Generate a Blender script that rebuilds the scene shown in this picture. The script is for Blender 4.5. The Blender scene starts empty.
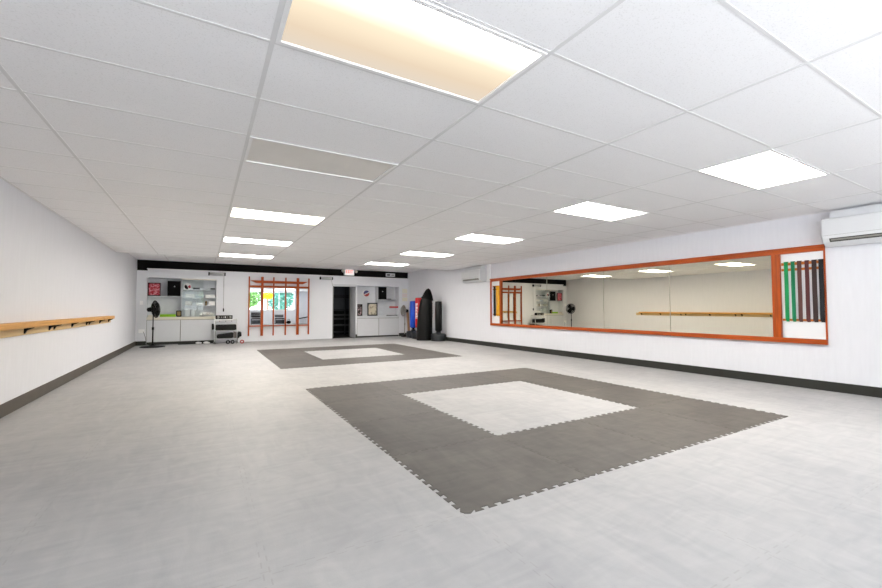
import bpy, bmesh, math, random
from mathutils import Vector, Matrix
random.seed(7)
S = bpy.context.scene
COL = S.collection
PI = math.pi

# ------------------------------------------------------------------ camera, sky, light, exposure
XL, XR, YB, YF = -2.056, 7.048, 13.20, -3.60      # left, right, back and front walls
CZ, RZ, CY = 2.431, 2.615, 9.83                    # tiled ceiling, raised ceiling, where the raised part starts
GX, GY = 1.25215, 0.626073                         # ceiling grid

cam_d = bpy.data.cameras.new('camera')
cam_d.sensor_width = 36.0
cam_d.lens = 408.1 / 882 * 36
cam_d.clip_start = 0.05
cam_d.clip_end = 200
cam = bpy.data.objects.new('camera', cam_d)
COL.objects.link(cam)
yaw, pitch, roll = 0.52541, 0.035726, -0.00075
f = Vector((math.sin(yaw) * math.cos(pitch), math.cos(yaw) * math.cos(pitch), math.sin(pitch)))
r = f.cross(Vector((0, 0, 1))).normalized()
u = r.cross(f)
r2 = r * math.cos(roll) + u * math.sin(roll)
u2 = -r * math.sin(roll) + u * math.cos(roll)
M = Matrix((r2, u2, -f)).transposed().to_4x4()
M.translation = (-0.2676, -2.1202, 1.1155)
cam.matrix_world = M
S.camera = cam

W = bpy.data.worlds.new('World')
S.world = W
W.use_nodes = True
wn, wl = W.node_tree.nodes, W.node_tree.links
wbg = wn['Background']
wbg.inputs['Strength'].default_value = 3.4
wtc, wsp, wrp = wn.new('ShaderNodeTexCoord'), wn.new('ShaderNodeSeparateXYZ'), wn.new('ShaderNodeValToRGB')
wma = wn.new('ShaderNodeMath'); wma.operation = 'MULTIPLY_ADD'; wma.inputs[1].default_value = .5; wma.inputs[2].default_value = .5
wl.new(wtc.outputs['Generated'], wsp.inputs[0]); wl.new(wsp.outputs[2], wma.inputs[0]); wl.new(wma.outputs[0], wrp.inputs[0])
we = wrp.color_ramp.elements                        # glow below the horizon, added to light the ceiling, hazy white-blue sky above
we[0].position, we[0].color = .485, (2.75, 2.72, 2.95, 1)
we[1].position, we[1].color = .505, (.60, .64, .70, 1)
wk = we.new(.75); wk.color = (.52, .58, .66, 1)
wl.new(wrp.outputs[0], wbg.inputs['Color'])
sun_d = bpy.data.lights.new('sun', 'SUN'); sun_d.energy = 5; sun_d.angle = .01; sun_d.color = (1, .96, .9)
sun = bpy.data.objects.new('sun', sun_d); COL.objects.link(sun)
sun.rotation_euler = (math.radians(-42), 0, math.radians(15))   # high behind the building, lighting the street in front
LAMP = 15.5                                          # radiance of the lit ceiling panels
S.view_settings.view_transform = 'Standard'
S.view_settings.look = 'None'
S.view_settings.gamma = 1.0
S.view_settings.use_curve_mapping = False
S.view_settings.exposure = 0.94
S.cycles.max_bounces = 14
S.cycles.diffuse_bounces = 9
S.cycles.glossy_bounces = 5
S.cycles.transparent_max_bounces = 12
S.cycles.caustics_reflective = False
S.cycles.caustics_refractive = False
S.cycles.sample_clamp_indirect = 8.0

WIN = [(-1.90, 1.80), (2.30, 5.62)]                # front window spans in x
WZ0, WZ1 = 1.0, 2.36
for a, b in WIN:                                    # daylight portals at the two front windows
    ld = bpy.data.lights.new('window_portal', 'AREA')
    ld.shape = 'RECTANGLE'
    ld.size, ld.size_y = b - a, WZ1 - WZ0
    ld.cycles.is_portal = True
    lo = bpy.data.objects.new('window_portal', ld)
    COL.objects.link(lo)
    lo.location = ((a + b) / 2, YF - 0.16, (WZ0 + WZ1) / 2)
    lo.rotation_euler = (PI / 2, 0, 0)             # faces +y, into the room

# ------------------------------------------------------------------ materials
def srgb(c):
    if isinstance(c, str):
        c = [int(c[i:i + 2], 16) / 255 for i in (0, 2, 4)]
    return tuple((x / 12.92 if x <= .04045 else ((x + .055) / 1.055) ** 2.4) for x in c)

def mat(name, col, rough=.5, metal=0.0, spec=.5, noise=0.0, scale=8.0, stretch=(1, 1, 1), bump=0.0, bscale=60.0, coat=0.0, col2=None):
    m = bpy.data.materials.new(name)
    m.use_nodes = True
    n, l = m.node_tree.nodes, m.node_tree.links
    b = n['Principled BSDF']
    c = srgb(col)
    b.inputs['Base Color'].default_value = (*c, 1)
    b.inputs['Roughness'].default_value = rough
    b.inputs['Metallic'].default_value = metal
    b.inputs['Specular IOR Level'].default_value = spec
    b.inputs['Coat Weight'].default_value = coat
    tc = n.new('ShaderNodeTexCoord')
    mp = n.new('ShaderNodeMapping')
    mp.inputs['Scale'].default_value = stretch
    l.new(tc.outputs['Object'], mp.inputs['Vector'])
    if noise or col2:
        t = n.new('ShaderNodeTexNoise')
        t.inputs['Scale'].default_value = scale
        t.inputs['Detail'].default_value = 5
        l.new(mp.outputs[0], t.inputs['Vector'])
        cr = n.new('ShaderNodeValToRGB')
        cr.color_ramp.elements[0].position = .3
        cr.color_ramp.elements[1].position = .7
        c0 = tuple(x * (1 - noise) for x in c)
        c1 = srgb(col2) if col2 else tuple(min(1, x * (1 + noise)) for x in c)
        cr.color_ramp.elements[0].color = (*c0, 1)
        cr.color_ramp.elements[1].color = (*c1, 1)
        l.new(t.outputs['Fac'], cr.inputs[0])
        l.new(cr.outputs[0], b.inputs['Base Color'])
    if bump:
        t2 = n.new('ShaderNodeTexNoise')
        t2.inputs['Scale'].default_value = bscale
        t2.inputs['Detail'].default_value = 3
        l.new(mp.outputs[0], t2.inputs['Vector'])
        bp = n.new('ShaderNodeBump')
        bp.inputs['Strength'].default_value = bump
        bp.inputs['Distance'].default_value = .01
        l.new(t2.outputs['Fac'], bp.inputs['Height'])
        l.new(bp.outputs[0], b.inputs['Normal'])
    return m

M_wall = mat('wall_paint', 'dddee3', .7, noise=.018, scale=22, stretch=(1, 1, .12), bump=.22, bscale=80)
M_part = mat('partition_paint', 'e4e6ea', .6, noise=.012, scale=2)
M_ledge = mat('white_trim', 'ebebeb', .5, noise=.01)
M_base = mat('black_rubber', '23241f', .45, noise=.12, scale=5)
M_baseL = mat('brown_rubber', '4b453c', .5, noise=.12, scale=5)
M_band = mat('black_painted_wall', '030304', .8, spec=.2, noise=.6, scale=.8, col2='15110d')
M_orange = mat('orange_stained_wood', 'a6480f', .42, spec=.3, noise=.32, scale=5, stretch=(1, .25, 8))
M_orangev = mat('orange_stained_wood_upright', 'a6480f', .42, spec=.3, noise=.32, scale=5, stretch=(8, 8, .5))
M_pine = mat('varnished_pine', 'cb964c', .45, spec=.35, noise=.25, scale=4, stretch=(6, .25, 12))
M_pinepale = mat('pale_pine', 'cbb080', .55, noise=.1, scale=4, stretch=(6, .25, 12))
M_white = mat('white_plastic', 'e6e8ea', .35)
M_whitem = mat('white_enamel', 'ececec', .3)
M_grey = mat('grey_laminate', 'd2d5d8', .5, noise=.02)
M_niche = mat('niche_grey', 'dcdfe3', .7, noise=.03)
M_cream = mat('cream_laminate', 'ddd9cb', .45, noise=.02)
M_black = mat('black_plastic', '050505', .45, spec=.2, noise=.1)
M_blackl = mat('black_vinyl', '050504', .42, spec=.28, noise=.25, scale=6, bump=.12, bscale=14)
M_blackm = mat('black_cloth', '050505', .8, spec=.15, noise=.2, bump=.2, bscale=120)
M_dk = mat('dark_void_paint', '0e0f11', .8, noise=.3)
M_dkp = mat('dark_panel', '202329', .6, noise=.2)
M_dks = mat('grey_slat', '34363a', .5)
M_blue = mat('blue_vinyl', '0f4fd0', .4, noise=.08)
M_red = mat('red_vinyl', 'c8141c', .4, noise=.08)
M_rubberg = mat('grey_rubber_base', '1c1f23', .3, spec=.5, noise=.1)
M_chrome = mat('chrome', 'c9cbcf', .2, metal=1)
M_gm = mat('gunmetal', '6e6e6c', .4, metal=.8)
M_tan = mat('tan_board', 'c49b7c', .6, noise=.1)
M_slot = mat('vent_shadow', '3c3c3a', .6)
M_slat = mat('vent_louvre', '8c8b84', .5)
M_lime = mat('lime_foam', '8fc62a', .6, noise=.05)
M_gold = mat('antique_gold', '8a7448', .4, metal=.3, noise=.2)
M_concrete = mat('outside_paving', 'cfcbc2', .9, noise=.06, scale=3)
M_leaf = [mat('leaf_green', '3f7a30', .6, col2='84b568', noise=.3, scale=3), mat('leaf_teal', '246b5c', .6, col2='6fae9f', noise=.3, scale=3), mat('leaf_pale', '86b060', .6, col2='b4cf90', noise=.3, scale=3), mat('leaf_yellow', 'd8b810', .6, noise=.1, scale=3)]
M_bark = mat('bark', '5d4a3a', .9, noise=.2)

def ceiling_tile_mat():
    m = mat('ceiling_tile', 'eceae8', .9)
    n, l = m.node_tree.nodes, m.node_tree.links
    b = n['Principled BSDF']
    tc = n.new('ShaderNodeTexCoord')
    t = n.new('ShaderNodeTexNoise'); t.inputs['Scale'].default_value = 120; t.inputs['Detail'].default_value = 2
    l.new(tc.outputs['Object'], t.inputs['Vector'])
    cr = n.new('ShaderNodeValToRGB')
    cr.color_ramp.elements[0].position = .33; cr.color_ramp.elements[1].position = .42
    c = srgb('f3f3f4'); cr.color_ramp.elements[1].color = (*c, 1)
    d = srgb('e8e8e8'); cr.color_ramp.elements[0].color = (*d, 1)
    l.new(t.outputs['Fac'], cr.inputs[0]); l.new(cr.outputs[0], b.inputs['Base Color'])
    bp = n.new('ShaderNodeBump'); bp.inputs['Strength'].default_value = .12; bp.inputs['Distance'].default_value = .003
    l.new(cr.outputs[0], bp.inputs['Height']); l.new(bp.outputs[0], b.inputs['Normal'])
    return m
M_tile = ceiling_tile_mat()
M_tbar = mat('ceiling_grid_bar', 'dedede', .8, spec=.2)

MX, MY = 0.978, -0.230                              # a corner of the puzzle mat grid (1 m tiles)
def floor_mat(name, hexc, hexc2, seams):
    m = bpy.data.materials.new(name); m.use_nodes = True
    n, l = m.node_tree.nodes, m.node_tree.links
    b = n['Principled BSDF']
    b.inputs['Roughness'].default_value = .55
    b.inputs['Specular IOR Level'].default_value = .35
    geo = n.new('ShaderNodeNewGeometry')
    def noise(scale, detail, stretch=(1, 1, 1), rot=0.0, dist=0.0):
        mp = n.new('ShaderNodeMapping'); mp.inputs['Scale'].default_value = stretch; mp.inputs['Rotation'].default_value = (0, 0, rot)
        l.new(geo.outputs['Position'], mp.inputs['Vector'])
        t = n.new('ShaderNodeTexNoise'); t.inputs['Scale'].default_value = scale; t.inputs['Detail'].default_value = detail
        t.inputs['Distortion'].default_value = dist
        l.new(mp.outputs[0], t.inputs['Vector']); return t.outputs['Fac']
    def math_(op, a, bb=None, c=None):
        q = n.new('ShaderNodeMath'); q.operation = op
        for i, v in enumerate((a, bb, c)):
            if v is None: continue
            if isinstance(v, (int, float)): q.inputs[i].default_value = v
            else: l.new(v, q.inputs[i])
        return q.outputs[0]
    big = noise(1.1, 4, dist=.6)
    s1 = noise(7, 6, (1, .35, 1), .5, 1.5)
    s2 = noise(9, 6, (.3, 1, 1), .35, 1.5)
    fac = math_('ADD', math_('MULTIPLY', big, .35), math_('ADD', math_('MULTIPLY', s1, .33), math_('MULTIPLY', s2, .32)))
    cr = n.new('ShaderNodeValToRGB')
    cr.color_ramp.elements[0].position = .36; cr.color_ramp.elements[1].position = .64
    cr.color_ramp.elements[0].color = (*srgb(hexc), 1); cr.color_ramp.elements[1].color = (*srgb(hexc2), 1)
    l.new(fac, cr.inputs[0])
    out = cr.outputs[0]
    if not seams:                                   # each dark tile has worn a little differently
        oi = n.new('ShaderNodeObjectInfo'); hs = n.new('ShaderNodeHueSaturation')
        l.new(math_('MULTIPLY_ADD', oi.outputs['Random'], .22, .90), hs.inputs['Value']); l.new(out, hs.inputs['Color']); out = hs.outputs[0]
    bp = n.new('ShaderNodeBump'); bp.inputs['Strength'].default_value = .12; bp.inputs['Distance'].default_value = .004
    h = noise(140, 2)
    if seams:
        sp = n.new('ShaderNodeSeparateXYZ'); l.new(geo.outputs['Position'], sp.inputs[0])
        masks = []
        for a, o, other in ((0, MX, 1), (1, MY, 0)):
            x = math_('SUBTRACT', sp.outputs[a], o - 50)
            d = math_('SUBTRACT', math_('FRACT', math_('ADD', x, .5)), .5)      # signed distance from the seam
            sq = math_('MULTIPLY', math_('SIGN', math_('SUBTRACT', math_('FRACT', math_('MULTIPLY', math_('ADD', sp.outputs[other], 50), 11.0)), .5)), .0135)
            dd = math_('ABSOLUTE', math_('SUBTRACT', d, sq))
            line = math_('SUBTRACT', 1, math_('MINIMUM', math_('DIVIDE', dd, .005), 1))
            masks.append(line)
        seam = math_('MAXIMUM', masks[0], masks[1])
        seam = math_('MULTIPLY', seam, math_('MINIMUM', math_('MAXIMUM', math_('MULTIPLY', math_('SUBTRACT', noise(1.7, 2), .40), 6), .12), 1))
        mx = n.new('ShaderNodeMix'); mx.data_type = 'RGBA'
        l.new(math_('MULTIPLY', seam, .35), mx.inputs['Factor'])
        l.new(out, mx.inputs[6]); mx.inputs[7].default_value = (*srgb('86847f'), 1)
        out = mx.outputs[2]
        h = math_('SUBTRACT', h, math_('MULTIPLY', seam, 1.0))
    l.new(out, b.inputs['Base Color'])
    l.new(h, bp.inputs['Height']); l.new(bp.outputs[0], b.inputs['Normal'])
    return m
M_floor = floor_mat('light_grey_foam_mat', '9b9b9c', 'afaead', True)
M_mat = floor_mat('dark_grey_foam_mat', '423f3c', '58544f', False)

def mirror_mat(name, col):
    m = bpy.data.materials.new(name); m.use_nodes = True
    b = m.node_tree.nodes['Principled BSDF']
    b.inputs['Base Color'].default_value = (*srgb(col), 1)
    b.inputs['Metallic'].default_value = 1; b.inputs['Roughness'].default_value = 0.0
    return m
M_mirror = mirror_mat('warm_silvered_mirror', 'ede8d6')
M_mirror2 = mirror_mat('clear_silvered_mirror', 'f4f5f5')

def glass_mat():
    m = bpy.data.materials.new('clear_glass'); m.use_nodes = True
    n, l = m.node_tree.nodes, m.node_tree.links
    n.clear()
    o = n.new('ShaderNodeOutputMaterial'); mx = n.new('ShaderNodeMixShader')
    lw = n.new('ShaderNodeLayerWeight'); lw.inputs[0].default_value = .5
    pw = n.new('ShaderNodeMath'); pw.operation = 'POWER'; pw.inputs[1].default_value = 5; l.new(lw.outputs['Facing'], pw.inputs[0])
    fr = n.new('ShaderNodeMath'); fr.operation = 'MULTIPLY_ADD'; fr.inputs[1].default_value = .9; fr.inputs[2].default_value = .03; l.new(pw.outputs[0], fr.inputs[0])
    t = n.new('ShaderNodeBsdfTransparent'); t.inputs[0].default_value = (.95, .97, .96, 1)
    g = n.new('ShaderNodeBsdfGlossy'); g.inputs['Roughness'].default_value = .01
    l.new(fr.outputs[0], mx.inputs[0]); l.new(t.outputs[0], mx.inputs[1]); l.new(g.outputs[0], mx.inputs[2]); l.new(mx.outputs[0], o.inputs[0])
    return m
M_glass = glass_mat()

def emit_mat(name, col, strength):
    m = bpy.data.materials.new(name); m.use_nodes = True
    n, l = m.node_tree.nodes, m.node_tree.links
    n.clear()
    o = n.new('ShaderNodeOutputMaterial'); e = n.new('ShaderNodeEmission')
    e.inputs[0].default_value = (*col, 1); e.inputs[1].default_value = strength
    l.new(e.outputs[0], o.inputs[0]); return m
M_lens = emit_mat('lit_diffuser', (1.0, .945, .875), LAMP)
M_lensfill = emit_mat('added_fill_diffuser', (1.0, .945, .875), LAMP * .6)  # only for the two added fill panels in the raised ceiling
M_lensw = emit_mat('lit_diffuser_warm', (1.0, .90, .72), LAMP * .8)
M_lensoff = mat('unlit_diffuser', 'e4e1dc', .5, noise=.03, scale=3)
M_exit = emit_mat('exit_sign_face', (1, .93, .9), .5)
M_exitr = emit_mat('exit_letters', (1, .10, .05), .6)

def lens_partial(ystart, yend):
    """diffuser over two lamps of which the one away from the viewer's far edge is bright: brightness varies across the panel's width"""
    m = bpy.data.materials.new('half_lit_diffuser'); m.use_nodes = True
    n, l = m.node_tree.nodes, m.node_tree.links
    n.clear()
    o = n.new('ShaderNodeOutputMaterial'); e = n.new('ShaderNodeEmission')
    tc = n.new('ShaderNodeTexCoord'); sp = n.new('ShaderNodeSeparateXYZ'); l.new(tc.outputs['Generated'], sp.inputs[0])
    nz = n.new('ShaderNodeTexNoise'); nz.inputs['Scale'].default_value = 2.5; l.new(tc.outputs['Generated'], nz.inputs['Vector'])
    ad = n.new('ShaderNodeMath'); ad.operation = 'MULTIPLY_ADD'; l.new(nz.outputs['Fac'], ad.inputs[0]); ad.inputs[1].default_value = .10; l.new(sp.outputs[1], ad.inputs[2])
    rp = n.new('ShaderNodeValToRGB'); E_ = rp.color_ramp.elements
    E_[0].position = 0.0; E_[0].color = (.80, .74, .58, 1)
    E_[1].position = 1.0; E_[1].color = (.0275, .0235, .019, 1)
    for p, c in ((.06, (.6, .57, .51, 1)), (.15, (.35, .325, .28, 1)), (.30, (.052, .048, .039, 1)), (.48, (.036, .0305, .0225, 1)), (.80, (.0290, .0235, .0175, 1))):
        k = E_.new(p); k.color = c
    l.new(ad.outputs[0], rp.inputs[0]); l.new(rp.outputs[0], e.inputs[0]); e.inputs[1].default_value = LAMP
    l.new(e.outputs[0], o.inputs[0]); return m

# ------------------------------------------------------------------ mesh helpers
class MB:
    def __init__(s): s.bm = bmesh.new(); s.mi = 0
    def _m(s, fs):
        for f_ in fs: f_.material_index = s.mi
    def box(s, x0, y0, z0, x1, y1, z1, bev=0.0):
        if x0 > x1: x0, x1 = x1, x0
        if y0 > y1: y0, y1 = y1, y0
        if z0 > z1: z0, z1 = z1, z0
        v = [s.bm.verts.new(p) for p in ((x0, y0, z0), (x1, y0, z0), (x1, y1, z0), (x0, y1, z0), (x0, y0, z1), (x1, y0, z1), (x1, y1, z1), (x0, y1, z1))]
        fs = [s.bm.faces.new([v[i] for i in q]) for q in ((3, 2, 1, 0), (4, 5, 6, 7), (0, 1, 5, 4), (1, 2, 6, 5), (2, 3, 7, 6), (3, 0, 4, 7))]
        s._m(fs)
        if bev:
            es = list({e for f_ in fs for e in f_.edges})
            bmesh.ops.bevel(s.bm, geom=es, offset=bev, segments=2, affect='EDGES', profile=.6, material=s.mi)
        return s
    def prism(s, pts, axis, a, b):
        """outline pts (2-D) extruded along axis from a to b"""
        def P(p, t):
            return {0: (t, p[0], p[1]), 1: (p[0], t, p[1]), 2: (p[0], p[1], t)}[axis]
        v0 = [s.bm.verts.new(P(p, a)) for p in pts]; v1 = [s.bm.verts.new(P(p, b)) for p in pts]
        fs = [s.bm.faces.new(v0), s.bm.faces.new(v1[::-1])]
        k = len(pts)
        for i in range(k): fs.append(s.bm.faces.new((v0[i], v1[i], v1[(i + 1) % k], v0[(i + 1) % k])))
        s._m(fs)
        bmesh.ops.recalc_face_normals(s.bm, faces=fs); return s
    def tube(s, pts, rad, n=10, cap=True):
        pts = [Vector(p) for p in pts]
        rr = rad if isinstance(rad, (list, tuple)) else [rad] * len(pts)
        rings = []
        for i, p in enumerate(pts):
            d = (pts[min(i + 1, len(pts) - 1)] - pts[max(i - 1, 0)]).normalized()
            a = d.orthogonal().normalized() if i == 0 else (a0 - d * a0.dot(d)).normalized()
            a0 = a; b = d.cross(a)
            rings.append([s.bm.verts.new(p + (a * math.cos(2 * PI * k / n) + b * math.sin(2 * PI * k / n)) * rr[i]) for k in range(n)])
        fs = []
        for A, B in zip(rings, rings[1:]):
            for k in range(n): fs.append(s.bm.faces.new((A[k], A[(k + 1) % n], B[(k + 1) % n], B[k])))
        if cap: fs += [s.bm.faces.new(rings[0][::-1]), s.bm.faces.new(rings[-1])]
        for f_ in fs: f_.smooth = n > 6
        s._m(fs); return s
    def lathe(s, prof, cx, cy, n=28, axis=None, sx=1.0, sy=1.0):
        """prof: (radius, z) from bottom to top, around a vertical axis at cx, cy"""
        rings = []
        for rad, z in prof:
            if rad < 1e-5: rings.append([s.bm.verts.new((cx, cy, z))])
            else: rings.append([s.bm.verts.new((cx + sx * rad * math.cos(2 * PI * k / n), cy + sy * rad * math.sin(2 * PI * k / n), z)) for k in range(n)])
        fs = []
        for A, B in zip(rings, rings[1:]):
            for k in range(n):
                q = [A[k % len(A)], A[(k + 1) % len(A)], B[(k + 1) % len(B)], B[k % len(B)]]
                q2 = []
                for v in q:
                    if v not in q2: q2.append(v)
                if len(q2) > 2: fs.append(s.bm.faces.new(q2))
        for R_, rev in ((rings[0], True), (rings[-1], False)):
            if len(R_) > 2: fs.append(s.bm.faces.new(R_[::-1] if rev else R_))
        for f_ in fs: f_.smooth = True
        s._m(fs); return s
    def torus(s, c, ax, R_, r_, n=32, m=6):
        c = Vector(c); ax = Vector(ax).normalized(); a = ax.orthogonal().normalized(); b = ax.cross(a)
        g = []
        for i in range(n):
            t = 2 * PI * i / n; d = a * math.cos(t) + b * math.sin(t)
            g.append([s.bm.verts.new(c + d * (R_ + r_ * math.cos(2 * PI * j / m)) + ax * r_ * math.sin(2 * PI * j / m)) for j in range(m)])
        fs = []
        for i in range(n):
            for j in range(m): fs.append(s.bm.faces.new((g[i][j], g[(i + 1) % n][j], g[(i + 1) % n][(j + 1) % m], g[i][(j + 1) % m])))
        for f_ in fs: f_.smooth = True
        s._m(fs); return s
    def ball(s, c, rad, sub=2, sc=(1, 1, 1)):
        g = bmesh.ops.create_icosphere(s.bm, subdivisions=sub, radius=1, matrix=Matrix.Translation(c) @ Matrix.Diagonal((rad * sc[0], rad * sc[1], rad * sc[2], 1)))
        for v in g['verts']:
            for f_ in v.link_faces: f_.smooth = True; f_.material_index = s.mi
        return s
    def quad(s, *p):
        f_ = s.bm.faces.new([s.bm.verts.new(q) for q in p]); s._m([f_]); return s

def world_loc(o):
    v = Vector((0, 0, 0))
    while o: v += o.location; o = o.parent
    return v
def obj(name, mb, mats, parent=None, at=None):
    """link the collected shapes (given in world coordinates) as one mesh; at = where its origin goes"""
    me = bpy.data.meshes.new(name)
    base = world_loc(parent)
    org = Vector(at) if at is not None else base
    bmesh.ops.translate(mb.bm, verts=mb.bm.verts, vec=-org)
    bmesh.ops.recalc_face_normals(mb.bm, faces=mb.bm.faces)
    mb.bm.to_mesh(me); mb.bm.free()
    for m in (mats if isinstance(mats, (list, tuple)) else [mats]): me.materials.append(m)
    o = bpy.data.objects.new(name, me); COL.objects.link(o)
    o.parent = parent
    o.location = org - base
    return o
def tag(o, label, cat, group=None):
    o['label'] = label; o['category'] = cat
    if group: o['group'] = group
    return o
def thing(name, label, cat, loc, group=None):
    o = bpy.data.objects.new(name, None); o.empty_display_size = .1; COL.objects.link(o); o.location = loc
    return tag(o, label, cat, group)
def struct(name, mb, mats, parent=None):
    o = obj(name, mb, mats, parent)
    o['kind'] = 'structure'
    return o
def copy_tree(root, loc, label):
    c = root.copy(); COL.objects.link(c); c.location = loc; c['label'] = label
    for ch in list(root.children):
        d = ch.copy(); COL.objects.link(d); d.parent = c
        for g in ch.children:
            e = g.copy(); COL.objects.link(e); e.parent = d
    return c

# ------------------------------------------------------------------ the room
struct('floor', MB().box(XL - .1, YF - .1, -.1, XR + .1, YB + .1, 0), M_floor)
struct('wall_left', MB().box(XL - .12, YF - .12, 0, XL, YB + .12, 2.9), M_wall)
struct('wall_right', MB().box(XR, YF - .12, 0, XR + .12, YB + .12, 2.9), M_wall)
# back wall: white partition with two cupboard recesses and a doorway, black wall above it
NL, NR, NZ0, NZ1 = -1.79, .065, .80, 2.08           # left recess
QL, QR, QZ0, QZ1 = 4.86, 6.625, .77, 2.01           # right recess
DL, DR, DZ = 3.905, 4.80, 1.965                     # doorway
w = MB()
w.box(XL, YB, 0, NL, YB + .12, 2.29)
w.box(NL, YB, NZ1, NR, YB + .12, 2.36); w.box(NL, YB, 2.30, -1.80, YB + .12, 2.30)
w.box(NR, YB, 0, DL, YB + .12, 2.36)
w.box(DL, YB, DZ, DR, YB + .12, 2.36)
w.box(DR, YB, 0, QL, YB + .76, 2.36)
w.box(QL, YB, QZ1, QR, YB + .12, 2.36)
w.box(QR, YB, 0, XR, YB + .12, 2.34)
struct('wall_back', w, M_part)
w = MB().box(XL - .1, YB + .05, 2.25, XR + .1, YB + .16, 2.9)
for x in (3.71, 3.79): w.tube([(x, YB + .03, 2.36), (x, YB + .03, 2.615)], .018, 8)
w.box(2.0, YB + .03, 2.36, 2.02, YB + .05, 2.615)
struct('wall_back_upper', w, M_band)
struct('trim_1', MB().box(-1.805, YB - .02, 2.335, XR, YB + .01, 2.362), M_ledge)
# passage behind the doorway
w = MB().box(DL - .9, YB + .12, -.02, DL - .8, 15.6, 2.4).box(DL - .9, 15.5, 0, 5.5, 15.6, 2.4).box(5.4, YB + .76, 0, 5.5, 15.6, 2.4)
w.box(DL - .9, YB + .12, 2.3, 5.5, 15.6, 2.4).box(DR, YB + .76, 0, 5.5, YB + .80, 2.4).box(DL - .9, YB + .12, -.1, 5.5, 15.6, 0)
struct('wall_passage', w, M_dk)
struct('trim_2', MB().box(DL - .03, YB - .012, DZ, DR + .03, YB, DZ + .08), M_grey)
struct('door_frame_1', MB().box(DL, YB - .006, 0, DL + .035, YB + .12, DZ).box(DR - .03, YB + .70, 0, DR, YB + .76, DZ), M_gm)
# baseboards
struct('baseboard_right', MB().box(XR - .014, YF, 0, XR, YB, .128), M_base)
struct('baseboard_left', MB().box(XL, YF, 0, XL + .012, YB, .135), M_baseL)
struct('baseboard_back', MB().box(XL, YB - .012, 0, NL, YB, .13).box(DR, YB - .012, 0, QL, YB, .12).box(QR, YB - .012, 0, XR, YB, .12), M_base)
# front wall (behind the camera) with two windows
w = MB()
xs = [XL, WIN[0][0], WIN[0][1], WIN[1][0], WIN[1][1], XR]
w.box(XL, YF - .12, 0, XR, YF, WZ0).box(XL, YF - .12, WZ1, XR, YF, 2.9)
for a, b in ((0, 1), (2, 3), (4, 5)): w.box(xs[a], YF - .12, WZ0, xs[b], YF, WZ1)
struct('wall_front', w, M_wall)
for i, (a, b) in enumerate(WIN):
    m_ = MB()
    t_ = .05
    m_.box(a, YF - .09, WZ0, b, YF - .03, WZ0 + t_).box(a, YF - .09, WZ1 - t_, b, YF - .03, WZ1)
    for x in (a, a + (b - a) / 3 - t_ / 2, a + 2 * (b - a) / 3 - t_ / 2, b - t_): m_.box(x, YF - .09, WZ0 + t_, x + t_, YF - .03, WZ1 - t_)
    wi = struct('window_%d' % (i + 1), m_, M_ledge)
    obj('glass', MB().box(a + .02, YF - .065, WZ0 + .02, b - .02, YF - .06, WZ1 - .02), M_glass, wi)
    obj('window_sill', MB().box(a - .05, YF - .02, WZ0 - .03, b + .05, YF + .05, WZ0), M_ledge, wi)

# ceiling: tiles between grid bars; the cells that hold light panels stay open
lit_cells = {(0, -1), (0, 2), (0, 6), (0, 10), (0, 14), (3, -1), (3, 2), (3, 6), (3, 10), (3, 14), (0, -5), (3, -5)}
c = MB()
xs = [XL] + [GX * i for i in range(-1, 6)] + [XR]
ys = [YF] + [GY * j for j in range(-5, 16)] + [CY]
for i in range(len(xs) - 1):
    for j in range(len(ys) - 1):
        cell = (i - 2, j - 6)
        if cell in lit_cells: continue
        c.quad((xs[i], ys[j], CZ), (xs[i], ys[j + 1], CZ), (xs[i + 1], ys[j + 1], CZ), (xs[i + 1], ys[j], CZ))
c.quad((XL, CY, CZ), (XL, CY, RZ), (XR, CY, RZ), (XR, CY, CZ))
hx = [XL, 0, GX, 3 * GX, 4 * GX, XR]
for a, b in zip(hx, hx[1:]):
    for y0_, y1_ in ((CY, 17 * GY), (17 * GY, 18 * GY), (18 * GY, YB + .1)):
        if y0_ == 17 * GY and a in (0, 3 * GX): continue
        c.quad((a, y0_, RZ), (a, y1_, RZ), (b, y1_, RZ), (b, y0_, RZ))
c.box(XL - .12, YF - .12, 2.80, XR + .12, YB + .2, 2.92)
c.mi = 1
for x in xs[1:-1]:
    c.box(x - .012, YF, CZ - .002, x + .012, CY, CZ + .001)
    c.box(x - .012, CY, RZ - .006, x + .012, YB + .05, RZ + .001)
for y in ys[1:-1]: c.box(XL, y - .009, CZ - .0015, XR, y + .009, CZ + .001)
c.box(XL, CY - .02, CZ - .006, XR, CY + .004, CZ + .002)
for y in (17 * GY, 18 * GY, 19 * GY): c.box(XL, y - .012, RZ - .005, XR, y + .012, RZ + .001)
for x0, x1 in ((XL, XL + .018), (XR - .018, XR)): c.box(x0, YF, CZ - .006, x1, CY, CZ + .001)
# bmesh normals are recalculated in obj(); the shell is seen from below only
struct('ceiling', c, [M_tile, M_tbar])

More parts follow.
